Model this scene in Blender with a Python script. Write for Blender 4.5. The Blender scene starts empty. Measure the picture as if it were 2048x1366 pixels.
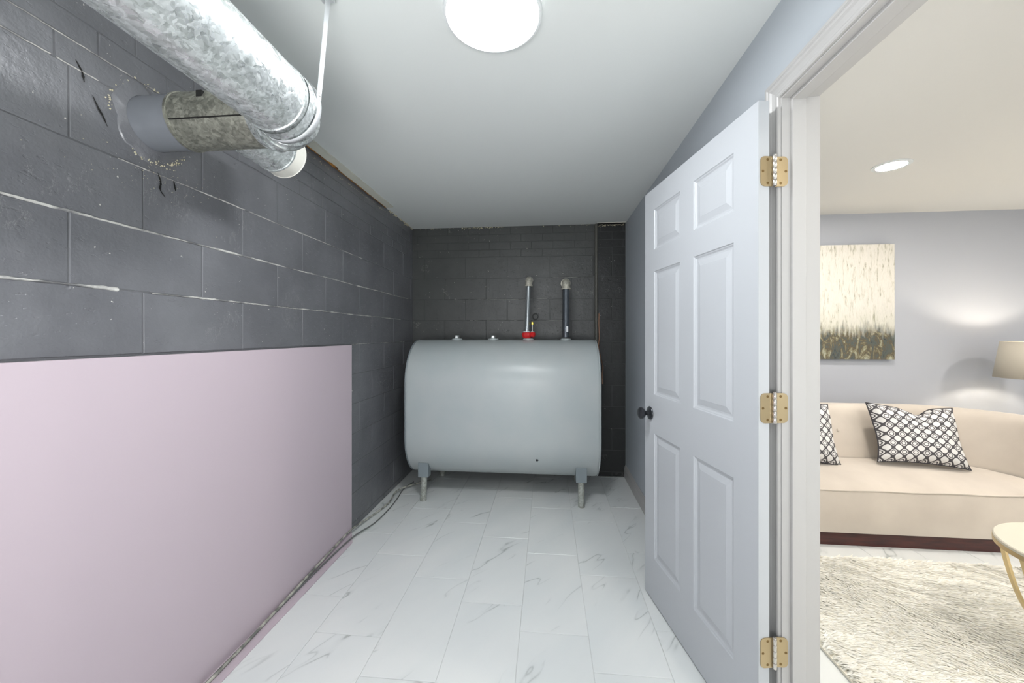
import bpy, bmesh, math, random
import numpy as np
from mathutils import Vector, Matrix
random.seed(7); rng = np.random.default_rng(7)
PI = math.pi
sc = bpy.context.scene
COL = sc.collection
def lin(c):
    return tuple(((v/255)/12.92 if v/255 <= 0.04045 else ((v/255+0.055)/1.055)**2.4) for v in c)

# ------------------------------------------------------------------ camera, world, exposure
H = 1.32                                   # eye height
YAW = math.radians(5.34)
FPX = 760.0
cd = bpy.data.cameras.new('camera'); cam = bpy.data.objects.new('camera', cd); COL.objects.link(cam)
cd.sensor_width = 36; cd.lens = FPX/2048*36; cd.shift_y = -13/2048; cd.clip_start = 0.02
cam.location = (0, 0, H); cam.rotation_euler = (PI/2, 0, YAW)
sc.camera = cam
w = bpy.data.worlds.new('world'); sc.world = w; w.use_nodes = True
w.node_tree.nodes['Background'].inputs[0].default_value = (0.9, 0.95, 1, 1)
w.node_tree.nodes['Background'].inputs[1].default_value = 0.3
sc.view_settings.view_transform = 'Standard'; sc.view_settings.look = 'None'
sc.view_settings.gamma = 1; sc.view_settings.use_curve_mapping = False
sc.view_settings.exposure = 0.14
LAMP_MAIN = 84.0        # emission of the opal ceiling disc
LAMP_REAR = 25.0        # added unseen fitting behind the viewer, for more even light
DOWN = 370.0             # recessed downlights of the lounge
def area(name, loc, size, power, col, shape='DISK', rot=(0,0,0)):
    l = bpy.data.lights.new(name, 'AREA'); l.shape = shape; l.size = size; l.energy = power; l.color = col
    o = bpy.data.objects.new(name, l); COL.objects.link(o); o.location = loc; o.rotation_euler = rot; return o

# added soft fill lights behind the viewer, no openings modelled
UTIL_DAY, LOUNGE_DAY, BOUNCE = 6.0, 16.0, 45.0
area('daylight_rear', (-0.3, -1.72, 1.35), 1.6, UTIL_DAY, (0.95, 0.98, 1.0), 'SQUARE', (PI/2, 0, 0))
area('daylight_lounge', (2.9, -1.70, 1.4), 2.0, LOUNGE_DAY, (0.96, 0.98, 1.0), 'SQUARE', (PI/2, 0, 0))
area('bounce_flash', (-0.25, -0.80, 0.95), 1.1, BOUNCE, (1.0, 1.0, 1.0), 'DISK', (PI*0.86, 0, 0))  # added upward fill behind the camera, evens out the room light

# ------------------------------------------------------------------ material helpers
def newmat(name, col=(200,200,200), rough=0.6, metal=0.0, spec=None):
    m = bpy.data.materials.new(name); m.use_nodes = True
    b = m.node_tree.nodes['Principled BSDF']
    b.inputs['Base Color'].default_value = (*lin(col), 1)
    b.inputs['Roughness'].default_value = rough; b.inputs['Metallic'].default_value = metal
    if spec is not None: b.inputs['Specular IOR Level'].default_value = spec
    return m
def N(m, t, **kw):
    n = m.node_tree.nodes.new(t)
    for k, v in kw.items(): setattr(n, k, v)
    return n
def L(m, a, b): m.node_tree.links.new(a, b)
def coords(m, kind='Object', scale=(1,1,1)):
    if kind == 'World':
        g = N(m, 'ShaderNodeNewGeometry'); out = g.outputs['Position']
    else:
        g = N(m, 'ShaderNodeTexCoord'); out = g.outputs[kind]
    mp = N(m, 'ShaderNodeMapping'); mp.inputs['Scale'].default_value = scale
    L(m, out, mp.inputs[0]); return mp.outputs[0]
def noise(m, v, scale, detail=3, rough=0.5, dist=0):
    n = N(m, 'ShaderNodeTexNoise'); n.inputs['Scale'].default_value = scale
    n.inputs['Detail'].default_value = detail; n.inputs['Roughness'].default_value = rough
    n.inputs['Distortion'].default_value = dist; L(m, v, n.inputs['Vector']); return n.outputs['Fac']
def ramp(m, fac, stops):
    r = N(m, 'ShaderNodeValToRGB'); e = r.color_ramp.elements
    while len(e) > 1: e.remove(e[-1])
    e[0].position = stops[0][0]; e[0].color = (*lin(stops[0][1]), 1)
    for p, c in stops[1:]:
        x = e.new(p); x.color = (*lin(c), 1)
    L(m, fac, r.inputs[0]); return r.outputs[0]
def gray(v): return (v, v, v)
def mixc(m, fac, a, b, mode='MIX'):
    x = N(m, 'ShaderNodeMix', data_type='RGBA', blend_type=mode)
    for sock, val in ((x.inputs[0], fac), (x.inputs[6], a), (x.inputs[7], b)):
        if isinstance(val, (int, float)): sock.default_value = val
        elif isinstance(val, tuple): sock.default_value = (*lin(val), 1)
        else: L(m, val, sock)
    return x.outputs[2]
def math_(m, op, a, b=None, c=None):
    x = N(m, 'ShaderNodeMath', operation=op)
    for i, val in enumerate((a, b, c)):
        if val is None: continue
        if isinstance(val, (int, float)): x.inputs[i].default_value = val
        else: L(m, val, x.inputs[i])
    return x.outputs[0]
def bump(m, h, strength=0.3, dist=0.01):
    b = N(m, 'ShaderNodeBump'); b.inputs['Strength'].default_value = strength; b.inputs['Distance'].default_value = dist
    L(m, h, b.inputs['Height']); L(m, b.outputs[0], m.node_tree.nodes['Principled BSDF'].inputs['Normal'])
def base(m, c): L(m, c, m.node_tree.nodes['Principled BSDF'].inputs['Base Color'])
def roughin(m, c): L(m, c, m.node_tree.nodes['Principled BSDF'].inputs['Roughness'])
def emis(name, col, s):
    m = newmat(name, (250,250,250), 0.4); b = m.node_tree.nodes['Principled BSDF']
    b.inputs['Emission Color'].default_value = (*lin(col), 1); b.inputs['Emission Strength'].default_value = s; return m

# ---- materials
def dark_paint(name, c0, c1, rough):
    m = newmat(name, c0, rough, 0, 0.62)
    v = coords(m, 'World')
    n1 = noise(m, v, 2.6, 4, 0.6)
    c = mixc(m, ramp(m, n1, [(0.35, gray(0)), (0.7, gray(255))]), c0, c1)
    sp = noise(m, v, 75, 2, 0.5); msk = noise(m, v, 5.5, 2, 0.5)
    spk = math_(m, 'MULTIPLY', math_(m, 'GREATER_THAN', sp, 0.745), math_(m, 'GREATER_THAN', msk, 0.53))
    c = mixc(m, spk, c, (205, 203, 196))
    sv = coords(m, 'World', (1, 3.5, 1.1)); sr = math_(m, 'ABSOLUTE', math_(m, 'SUBTRACT', noise(m, sv, 9, 6, 0.7, 0.4), 0.5))
    sm = math_(m, 'MULTIPLY', math_(m, 'LESS_THAN', sr, 0.006), math_(m, 'GREATER_THAN', noise(m, v, 3.1, 3, 0.6), 0.635))
    c = mixc(m, math_(m, 'MULTIPLY', sm, 0.28), c, (190, 190, 186)); base(m, c)
    pit = ramp(m, noise(m, coords(m, 'World', (1, 0.55, 1.3)), 62, 3, 0.6), [(0.26, gray(0)), (0.38, gray(255))])
    big = noise(m, v, 17, 4, 0.6)
    bump(m, math_(m, 'ADD', math_(m, 'MULTIPLY', pit, 0.35), math_(m, 'ADD', big, math_(m, 'MULTIPLY', noise(m, v, 150, 2), 0.12))), 0.55, 0.006)
    r = ramp(m, noise(m, v, 6, 3), [(0.3, gray(int(rough*255*0.8))), (0.75, gray(int(rough*255*1.25)))])
    # plain value ramp: convert through colour is fine for roughness
    mr = N(m, 'ShaderNodeMapRange'); mr.inputs['To Min'].default_value = rough*0.8; mr.inputs['To Max'].default_value = rough*1.25
    L(m, noise(m, v, 6, 3), mr.inputs['Value']); roughin(m, mr.outputs[0])
    return m
M_block = dark_paint('dark_block_paint', (102,103,107), (120,121,125), 0.31)
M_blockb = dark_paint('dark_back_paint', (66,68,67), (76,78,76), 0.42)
M_mortar = newmat('mortar_dark', (104,105,108), 0.45); bump(M_mortar, noise(M_mortar, coords(M_mortar,'World'), 60, 3), 0.6, 0.004)
M_bead = newmat('mortar_pale', (176,176,172), 0.6); bump(M_bead, noise(M_bead, coords(M_bead,'World'), 70, 3), 0.6, 0.004)
base(M_bead, ramp(M_bead, noise(M_bead, coords(M_bead,'World'), 9, 4, 0.6), [(0.40, (126,126,127)), (0.54, (206,205,200))]))

M_wallp = newmat('grey_wall_paint', (184,191,197), 0.55); bump(M_wallp, noise(M_wallp, coords(M_wallp,'World'), 120, 3), 0.08, 0.002)
M_loungep = newmat('lounge_wall_paint', (184,187,194), 0.6); bump(M_loungep, noise(M_loungep, coords(M_loungep,'World'), 120, 3), 0.08, 0.002)
M_ceil = newmat('ceiling_white', (220,224,222), 0.75); bump(M_ceil, noise(M_ceil, coords(M_ceil,'World'), 90, 3), 0.08, 0.002)
M_ceil2 = newmat('lounge_ceiling_white', (226,224,219), 0.8); bump(M_ceil2, noise(M_ceil2, coords(M_ceil2,'World'), 90, 3), 0.08, 0.002)
M_white = newmat('white_gloss_paint', (182,186,190), 0.34)
bump(M_white, noise(M_white, coords(M_white, 'Object', (1,1,0.05)), 90, 3), 0.05, 0.002)
M_trimw = newmat('white_trim_paint', (182,181,179), 0.36)
M_grout = newmat('pale_grout', (222,224,222), 0.8)
def marble(name):
    m = newmat(name, (214,218,217), 0.3, 0, 0.45)
    oi = N(m, 'ShaderNodeObjectInfo')
    v0 = coords(m, 'World')
    add = N(m, 'ShaderNodeVectorMath', operation='ADD'); L(m, v0, add.inputs[0])
    sc_ = N(m, 'ShaderNodeVectorMath', operation='SCALE'); sc_.inputs[0].default_value = (13.7, 7.3, 0)
    L(m, oi.outputs['Random'], sc_.inputs['Scale']); L(m, sc_.outputs[0], add.inputs[1])
    rot = N(m, 'ShaderNodeMapping'); rot.inputs['Rotation'].default_value = (0,0,0.66)
    L(m, add.outputs[0], rot.inputs[0]); st = N(m, 'ShaderNodeMapping'); st.inputs['Scale'].default_value = (3.6, 0.9, 1); L(m, rot.outputs[0], st.inputs[0]); v = st.outputs[0]
    n = noise(m, v, 1.25, 3.2, 0.5, 0.1)
    vein = math_(m, 'ABSOLUTE', math_(m, 'SUBTRACT', n, 0.5))
    vm = ramp(m, vein, [(0.0, gray(255)), (0.006, gray(110)), (0.022, gray(0))])
    msk = ramp(m, noise(m, v, 2.3, 2), [(0.50, gray(0)), (0.62, gray(255))])
    f = math_(m, 'MULTIPLY', math_(m, 'MULTIPLY', vm, msk), 0.75)
    cl = mixc(m, ramp(m, noise(m, v, 1.2, 3), [(0.3, gray(0)), (0.7, gray(255))]), (230,232,230), (222,226,225))
    base(m, mixc(m, f, cl, (150,157,153)))
    return m
M_tile = marble('marble_tile')
M_pink = newmat('pink_board', (194,180,188), 0.55)
def galv(name, lo, hi, rough=0.34, metal=0.75):
    m = newmat(name, hi, rough, metal)
    v = coords(m, 'World'); d = N(m, 'ShaderNodeVectorMath', operation='ADD'); L(m, v, d.inputs[0])
    nt = N(m, 'ShaderNodeTexNoise'); nt.inputs['Scale'].default_value = 30; L(m, v, nt.inputs['Vector'])
    s2 = N(m, 'ShaderNodeVectorMath', operation='SCALE'); s2.inputs['Scale'].default_value = 0.03; L(m, nt.outputs['Color'], s2.inputs[0]); L(m, s2.outputs[0], d.inputs[1])
    vo = N(m, 'ShaderNodeTexVoronoi'); vo.inputs['Scale'].default_value = 130; L(m, d.outputs[0], vo.inputs['Vector'])
    vo2 = N(m, 'ShaderNodeTexVoronoi'); vo2.inputs['Scale'].default_value = 60; L(m, d.outputs[0], vo2.inputs['Vector'])
    sx = N(m, 'ShaderNodeSeparateColor'); L(m, vo.outputs['Color'], sx.inputs[0])
    sy = N(m, 'ShaderNodeSeparateColor'); L(m, vo2.outputs['Color'], sy.inputs[0])
    a = math_(m, 'ADD', math_(m, 'MULTIPLY', sx.outputs[0], 0.5), math_(m, 'MULTIPLY', sy.outputs[1], 0.5))
    base(m, ramp(m, a, [(0.1, lo), (0.85, hi)]))
    mr = N(m, 'ShaderNodeMapRange'); mr.inputs['To Min'].default_value = rough*0.7; mr.inputs['To Max'].default_value = rough*1.5
    L(m, sx.outputs[1], mr.inputs['Value']); roughin(m, mr.outputs[0])
    bump(m, a, 0.12, 0.003)
    return m
M_galv = galv('galvanised_steel', (178,184,182), (238,243,243))
M_galvd = galv('dull_galvanised_steel', (118,119,110), (170,170,158), 0.42, 0.7)
M_stubp = newmat('grey_painted_stub', (128,132,138), 0.25, 0.2)
M_cap = newmat('pale_cap', (216,215,206), 0.4, 0.1)
M_strap = newmat('strap_steel', (214,217,219), 0.4, 0.5)
M_tank = newmat('tank_enamel', (160,169,170), 0.34, 0.0, 0.55)
base(M_tank, mixc(M_tank, ramp(M_tank, noise(M_tank, coords(M_tank,'World'), 3.5, 4), [(0.3, gray(0)), (0.7, gray(255))]), (174,183,184), (182,188,188)))
bump(M_tank, noise(M_tank, coords(M_tank,'World'), 3, 2), 0.15, 0.01)
M_tankd = newmat('bracket_enamel', (128,138,142), 0.4)
M_leg = galv('worn_leg_pipe', (140,142,132), (186,190,184), 0.45, 0.35)
M_pipe = newmat('black_iron_pipe', (104,110,116), 0.24, 0.7)
M_pipe2 = newmat('plain_steel_pipe', (176,182,184), 0.26, 0.75)
M_elbow = galv('malleable_elbow', (150,148,136), (200,197,184), 0.5, 0.3)
M_red = newmat('red_enamel', (205,32,34), 0.35)
M_brass = newmat('brass', (205,186,92), 0.35, 0.8)
M_hinge = newmat('satin_brass', (178,160,126), 0.3, 0.85)
M_screw = newmat('screw_brass', (120,98,62), 0.4, 0.8)
M_pin = newmat('steel_pin', (200,196,190), 0.25, 0.9)
M_knob = newmat('dark_bronze', (58,60,64), 0.3, 0.6)
M_copper = newmat('copper', (156,122,102), 0.5, 0.5)
M_brownp = newmat('painted_conduit', (98,98,92), 0.4, 0.2)
M_tag = newmat('white_tag', (226,228,230), 0.5)
M_cable = newmat('grey_cable', (168,168,158), 0.5)
base(M_cable, ramp(M_cable, noise(M_cable, coords(M_cable,'World'), 25, 3), [(0.42, (110,112,106)), (0.6, (190,189,178))]))
M_wood = newmat('raw_wood', (156,102,52), 0.7); base(M_wood, ramp(M_wood, noise(M_wood, coords(M_wood,'World',(20,2,20)), 6, 3), [(0.35, (74,44,26)), (0.6, (190,134,66))]))
M_plaster = newmat('plaster_scrap', (206,206,194), 0.8)
M_cream = newmat('dusty_plaster', (196,190,164), 0.8)
M_gap = newmat('black_gap', (18,17,15), 0.8)
def fabric(name, col, sheen=0.4, sc_=400):
    m = newmat(name, col, 0.85, 0, 0.25); m.node_tree.nodes['Principled BSDF'].inputs['Sheen Weight'].default_value = sheen
    n = noise(m, coords(m, 'World'), 3.2, 4)
    dk = tuple(int(c*0.93) for c in col)
    base(m, mixc(m, ramp(m, n, [(0.35, gray(0)), (0.7, gray(255))]), dk, col))
    bump(m, noise(m, coords(m,'World'), sc_, 2), 0.1, 0.001); return m
M_sofa = fabric('cream_velvet', (211,201,188))
M_plinth = newmat('dark_red_wood', (58,24,22), 0.3)
base(M_plinth, ramp(M_plinth, noise(M_plinth, coords(M_plinth,'World',(1,1,8)), 7, 3), [(0.3, (48,20,20)), (0.7, (80,36,30))]))
M_shade = newmat('linen_shade', (200,193,178), 0.8)
M_shade.node_tree.nodes['Principled BSDF'].inputs['Transmission Weight'].default_value = 0.0
bump(M_shade, noise(M_shade, coords(M_shade,'Object',(1,1,6)), 160, 2), 0.2, 0.001)
M_gold = newmat('pale_gold', (212,192,150), 0.28, 0.9)
M_top = newmat('pale_stone_top', (214,208,192), 0.28)
M_rug = newmat('wool_pile', (246,242,230), 0.9); M_rug.node_tree.nodes['Principled BSDF'].inputs['Sheen Weight'].default_value = 0.3
base(M_rug, ramp(M_rug, noise(M_rug, coords(M_rug,'World'), 60, 3), [(0.3, (243,239,224)), (0.6, (252,251,243))]))
M_rugb = newmat('rug_backing', (240,234,218), 0.95)
M_lamp = emis('opal_disc', (250,252,255), LAMP_MAIN); M_lamp2 = emis('opal_disc_rear', (250,252,255), LAMP_REAR)
M_down = emis('downlight_lens', (255,248,240), DOWN)
M_ring = newmat('lamp_ring', (226,230,230), 0.4)
# ogee trellis fabric on UVs
M_pat = newmat('trellis_fabric', (230,228,224), 0.8)
uv = N(M_pat, 'ShaderNodeTexCoord').outputs['UV']
sp = N(M_pat, 'ShaderNodeSeparateXYZ'); L(M_pat, uv, sp.inputs[0])
gx = math_(M_pat, 'COSINE', math_(M_pat, 'MULTIPLY', sp.outputs[0], 2*PI*8.0)); gy = math_(M_pat, 'COSINE', math_(M_pat, 'MULTIPLY', sp.outputs[1], 2*PI*6.5))
g = math_(M_pat, 'ADD', gx, gy); ag = math_(M_pat, 'ABSOLUTE', g)
lat = math_(M_pat, 'LESS_THAN', ag, 0.50)
ring = math_(M_pat, 'MULTIPLY', math_(M_pat, 'LESS_THAN', math_(M_pat, 'ABSOLUTE', math_(M_pat, 'SUBTRACT', g, 1.28)), 0.24), 1.0)
base(M_pat, mixc(M_pat, math_(M_pat, 'MAXIMUM', lat, ring), (218,217,215), (74,72,75)))
M_patp = newmat('trellis_piping', (60,58,62), 0.8)
# painting
M_art = newmat('painted_canvas', (220,215,200), 0.5)
vs = coords(M_art, 'Object', (1,1,0.16)); vz = N(M_art, 'ShaderNodeSeparateXYZ'); L(M_art, N(M_art,'ShaderNodeTexCoord').outputs['Object'], vz.inputs[0])
streak = noise(M_art, vs, 62, 4, 0.65, 0.5)
top = ramp(M_art, streak, [(0.30, (160,156,136)), (0.40, (212,208,194)), (0.50, (228,223,213)), (0.7, (216,213,202))])
vb = coords(M_art, 'Object', (1,1,0.5)); blo = noise(M_art, vb, 18, 5, 0.7, 1.0)
bot = ramp(M_art, blo, [(0.3, (40,36,34)), (0.42, (84,92,88)), (0.5, (92,80,58)), (0.58, (140,136,108)), (0.68, (186,188,172))])
f = math_(M_art, 'ADD', vz.outputs[2], math_(M_art, 'MULTIPLY', math_(M_art, 'SUBTRACT', noise(M_art, vs, 22, 4, 0.7), 0.5), 0.3))
edge = ramp(M_art, f, [(0.20, gray(255)), (0.30, gray(0))])
edgeg = ramp(M_art, f, [(0.27, gray(150)), (0.45, gray(0))])
c = mixc(M_art, edgeg, top, (176,182,160)); c = mixc(M_art, edge, c, bot); base(M_art, c); bump(M_art, streak, 0.6, 0.004)
M_artside = newmat('canvas_side', (120,116,106), 0.7)

# ------------------------------------------------------------------ geometry helpers
def link(name, mesh, parent=None, loc=None, rot=None):
    o = bpy.data.objects.new(name, mesh); COL.objects.link(o)
    if parent is not None: o.parent = parent
    if loc is not None: o.location = loc
    if rot is not None: o.rotation_euler = rot
    return o
def tomesh(name, bm, mat, smooth=False):
    me = bpy.data.meshes.new(name); bmesh.ops.recalc_face_normals(bm, faces=bm.faces[:]); bm.to_mesh(me); bm.free()
    for mt in (mat if isinstance(mat, (list, tuple)) else [mat]): me.materials.append(mt)
    if smooth:
        me.polygons.foreach_set('use_smooth', [True]*len(me.polygons))
        try: me.set_sharp_from_angle(angle=math.radians(40))
        except Exception: pass
    return me
def obj(name, bm, mat, parent=None, smooth=False, loc=None, rot=None):
    return link(name, tomesh(name, bm, mat, smooth), parent, loc, rot)
def thing(name, label, cat, loc=(0,0,0), rz=0, group=None):
    o = link(name, None, None, loc, (0,0,rz)); o.empty_display_size = 0.1
    o['label'] = label; o['category'] = cat
    if group: o['group'] = group
    return o
def tag(o, label, cat, group=None):
    o['label'] = label; o['category'] = cat
    if group: o['group'] = group
    return o
def struct(o, label=None):
    o['kind'] = 'structure'
    if label: o['label'] = label
    return o
def box(bm, x0, x1, y0, y1, z0, z1, bev=0.0):
    c = bmesh.ops.create_cube(bm, size=1)['verts']
    bmesh.ops.scale(bm, vec=(x1-x0, y1-y0, z1-z0), verts=c)
    bmesh.ops.translate(bm, vec=((x0+x1)/2, (y0+y1)/2, (z0+z1)/2), verts=c)
    if bev > 0:
        es = list({e for v in c for e in v.link_edges})
        bmesh.ops.bevel(bm, geom=es, offset=bev, segments=2, affect='EDGES', profile=0.7)
    return c
def mkbox(name, x0, x1, y0, y1, z0, z1, mat, parent=None, bev=0.0, smooth=False):
    bm = bmesh.new(); box(bm, x0, x1, y0, y1, z0, z1, bev); return obj(name, bm, mat, parent, smooth)
def frame_at(t, up=Vector((0,0,1))):
    t = t.normalized()
    if abs(t.dot(up)) > 0.97: up = Vector((1,0,0))
    a = t.cross(up).normalized(); b = a.cross(t).normalized(); return a, b
def sweep(bm, pts, r, seg=20, caps=True, flat=None, up=Vector((0,0,1)), closed=False):
    """tube through pts; r number or list; flat=(w,h) gives a rectangular strap"""
    pts = [Vector(p) for p in pts]; n = len(pts); rings = []
    for i, p in enumerate(pts):
        if closed: t = pts[(i+1) % n] - pts[i-1]
        else: t = pts[min(i+1, n-1)] - pts[max(i-1, 0)]
        if t.length < 1e-7: t = Vector((0,0,1))
        a, b = frame_at(t, up); rr = r[i] if isinstance(r, (list, tuple)) else r
        if flat:
            w_, h_ = flat; off = [(-w_,-h_), (w_,-h_), (w_,h_), (-w_,h_)]
            rings.append([bm.verts.new(p + a*x + b*y) for x, y in off])
        else:
            rings.append([bm.verts.new(p + a*math.cos(2*PI*k/seg)*rr + b*math.sin(2*PI*k/seg)*rr) for k in range(seg)])
    m_ = len(rings[0]); R = range(n if closed else n-1)
    for i in R:
        A, B = rings[i], rings[(i+1) % n]
        for k in range(m_): bm.faces.new((A[k], A[(k+1) % m_], B[(k+1) % m_], B[k]))
    if caps and not closed:
        bm.faces.new(rings[0][::-1]); bm.faces.new(rings[-1])
def lathe(bm, prof, seg=32, mat=None, cap=True):
    """prof: [(r,z)...] around z; mat: Matrix applied"""
    rings = []; vs = []
    for r, z in prof:
        ring = [bm.verts.new((max(r,1e-5)*math.cos(2*PI*k/seg), max(r,1e-5)*math.sin(2*PI*k/seg), z)) for k in range(seg)]
        rings.append(ring); vs += ring
    for A, B in zip(rings, rings[1:]):
        for k in range(seg): bm.faces.new((A[k], A[(k+1) % seg], B[(k+1) % seg], B[k]))
    if cap: bm.faces.new(rings[0][::-1]); bm.faces.new(rings[-1])
    if mat is not None: bmesh.ops.transform(bm, matrix=mat, verts=vs)
def aim(loc, d):
    return Matrix.Translation(loc) @ Vector((0,0,1)).rotation_difference(Vector(d)).to_matrix().to_4x4()
def spline(pts, n=8):
    P = [Vector(p) for p in pts]; P = [2*P[0]-P[1]] + P + [2*P[-1]-P[-2]]; out = []
    for i in range(1, len(P)-2):
        for k in range(n):
            t = k/n; a, b, c, d = P[i-1], P[i], P[i+1], P[i+2]
            out.append(0.5*((2*b) + (c-a)*t + (2*a-5*b+4*c-d)*t*t + (3*b-a-3*c+d)*t**3))
    out.append(P[-2]); return out

# ------------------------------------------------------------------ room shell
XL, XR, YB, YF, ZC = -1.316, 0.722, 3.62, -1.8, 2.36
WT = 0.10; XR2 = XR+WT
YJ = 1.243                      # hinge jamb face
DW = 0.835; Y0 = YJ-DW; ZH = 2.05
LYB, LX1 = 3.52, 4.9            # lounge

floor = mkbox('floor', XL-0.12, LX1+0.1, YF-0.1, YB+0.12, -0.12, -0.004, M_grout)
struct(floor, 'white marble look tile floor')
XJ = [-1.027+0.3015*k for k in range(-1, 7)]
offs = [0.0, 1.60, 2.02, 1.85, 1.69, 1.51, 1.75, 1.3]
tcache = {}
def tile(x0, x1, y0, y1):
    g_ = 0.0011; x0 += g_; x1 -= g_; y0 += g_; y1 -= g_
    if x1-x0 < 0.01 or y1-y0 < 0.01: return
    key = (round(x1-x0, 3), round(y1-y0, 3))
    if key not in tcache:
        bm = bmesh.new(); w_, d_ = (x1-x0)/2, (y1-y0)/2; b_ = 0.0012
        lo = [bm.verts.new((sx*w_, sy*d_, -0.004)) for sx, sy in ((-1,-1),(1,-1),(1,1),(-1,1))]
        mi = [bm.verts.new((sx*w_, sy*d_, -b_)) for sx, sy in ((-1,-1),(1,-1),(1,1),(-1,1))]
        hi = [bm.verts.new((sx*(w_-b_), sy*(d_-b_), 0)) for sx, sy in ((-1,-1),(1,-1),(1,1),(-1,1))]
        for A, B in ((lo, mi), (mi, hi)):
            for k in range(4): bm.faces.new((A[k], A[(k+1)%4], B[(k+1)%4], B[k]))
        bm.faces.new(hi); tcache[key] = tomesh('tile', bm, M_tile)
    link('tile', tcache[key], floor, ((x0+x1)/2, (y0+y1)/2, random.uniform(-0.0002, 0.0002)))
cols = []
for i in range(len(XJ)-1):
    a, b = max(XJ[i], XL), min(XJ[i+1], XR)
    if b > a: cols.append((a, b, offs[i], YF, YB))
k = 0; x = XR
while x < 4.2:
    cols.append((x, x+0.3015, 1.2+0.2*k, 0.0, LYB)); x += 0.3015; k += 1
for a, b, o_, y0, y1 in cols:
    y = o_ - 0.61*math.ceil((o_-y0)/0.61)
    while y < y1:
        tile(a, b, max(y, y0), min(y+0.61, y1)); y += 0.61

c1 = mkbox('ceiling', XL-0.12, XR+0.05, YF-0.1, YB+0.12, ZC, ZC+0.1, M_ceil); struct(c1, 'plain grey-white ceiling of the utility room')
c2 = mkbox('ceiling_lounge', XR+0.05, LX1+0.1, YF-0.1, LYB+0.12, ZC, ZC+0.1, M_ceil2); struct(c2, 'white ceiling of the lounge beyond the doorway')

bm = bmesh.new()
box(bm, XR, XR2, YJ+0.02, YB, 0, ZC); box(bm, XR, XR2, YF, Y0-0.02, 0, ZC); box(bm, XR, XR2, Y0-0.02, YJ+0.02, ZH+0.02, ZC)
struct(obj('wall_right', bm, M_wallp), 'blue-grey painted wall with the doorway')
struct(mkbox('wall_front', XL-0.12, LX1+0.1, YF-0.1, YF, 0, ZC, M_wallp))
struct(mkbox('wall_lounge_back', XR2, LX1, LYB, LYB+0.12, 0, ZC, M_loungep), 'pale grey lounge wall behind the sofa')
struct(mkbox('wall_lounge_side', LX1, LX1+0.1, YF, LYB+0.12, 0, ZC, M_loungep))

# ---- masonry: blocks below 2.07, brick courses above
COURSES = [(0.041+0.2027*k-0.2027, 0.041+0.2027*k) for k in range(0, 11)]
ZB = COURSES[-1][1]                                      # 2.068
BR = [(ZB+0.0725*k, ZB+0.0725*(k+1)) for k in range(4)]
bcache = {}
def block_mesh(w_, h_, mat, jit):
    key = (round(w_, 3), round(h_, 3), mat.name, jit)
    if key not in bcache:
        bm = bmesh.new(); d = 0.010; b_ = 0.0016; r_ = random.Random(str(key))
        nx = 4 if w_ > 0.25 else 2
        def ring(ix, iz, y):
            return [(x_, y, z_) for x_, z_ in
                    [(-w_/2+ix+(w_-2*ix)*i/nx, -h_/2+iz) for i in range(nx)] + [(w_/2-ix, -h_/2+iz)] +
                    [(w_/2-ix-(w_-2*ix)*i/nx, h_/2-iz) for i in range(nx)] + [(-w_/2+ix, h_/2-iz)]]
        n_ = None; R = []
        for ins, y in ((0, 0), (0, d-b_), (b_, d)):
            pts = ring(ins, ins, y)
            if y > 0: pts = [(p[0]+r_.uniform(-.0009,.0009), p[1], p[2]+r_.uniform(-.0011,.0011)) for p in pts]
            R.append([bm.verts.new(p) for p in pts])
        n_ = len(R[0])
        for A, B in zip(R, R[1:]):
            for k in range(n_): bm.faces.new((A[k], A[(k+1)%n_], B[(k+1)%n_], B[k]))
        for k in range(nx):
            bm.faces.new((R[2][k], R[2][k+1], R[2][n_-2-k], R[2][n_-1-k]))
        bcache[key] = tomesh('block', bm, mat)
    return bcache[key]
def masonry(parent, side, u0, u1, rows, length, offset_even, offset_odd, name, mat, skip=None, joint=0.0045):
    for ri, (z0, z1) in enumerate(rows):
        z0c = max(z0, 0.0); z1c = min(z1, ZC)
        if z1c-z0c < 0.02: continue
        o_ = offset_even if ri % 2 == 0 else offset_odd
        s = o_ - length*math.ceil((o_-u0)/length)
        while s < u1-0.01:
            a, b = max(s, u0), min(s+length, u1); s += length
            if b-a < 0.02: continue
            if skip and skip(a, b, z0c, z1c): continue
            w_ = b-a-joint; h_ = z1c-z0c-joint
            me = block_mesh(w_, h_, mat, random.randint(0, 3))
            u = (a+b)/2; z = (z0c+z1c)/2; pr = random.uniform(-0.0012, 0.0012)
            if side == 'left': link(name, me, parent, (XL-0.010+pr, u, z), (random.uniform(-.002,.002), 0, -PI/2+random.uniform(-.0015,.0015)))
            else: link(name, me, parent, (u, YB+0.010-pr, z), (0, random.uniform(-.002,.002), PI+random.uniform(-.0015,.0015)))
wl = struct(mkbox('wall_left', XL-0.12, XL-0.0020, YF, YB+0.12, 0, ZC, M_mortar), 'dark painted block wall on the left')
PINK_Z, PINK_Y = 1.253, 2.41
masonry(wl, 'left', -0.7, YB, COURSES, 0.406, 0.931, 1.124, 'block', M_block, lambda a,b,z0,z1: z1 < 1.3 and b < PINK_Y-0.05)
masonry(wl, 'left', -0.3, YB, BR, 0.203, 0.90, 1.0, 'brick', M_block)
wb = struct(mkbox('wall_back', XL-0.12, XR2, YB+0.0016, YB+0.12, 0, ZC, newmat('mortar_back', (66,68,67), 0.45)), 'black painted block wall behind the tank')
M_blockc = dark_paint('black_nib_paint', (28,30,30), (34,36,36), 0.45)  # blacker tone for the blocks right of the conduit
masonry(wb, 'back', 0.468, XR, COURSES, 0.406, 0.60, 0.80, 'block', M_blockc); masonry(wb, 'back', 0.468, XR, BR, 0.203, 0.6, 0.7, 'brick', M_blockc)
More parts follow.
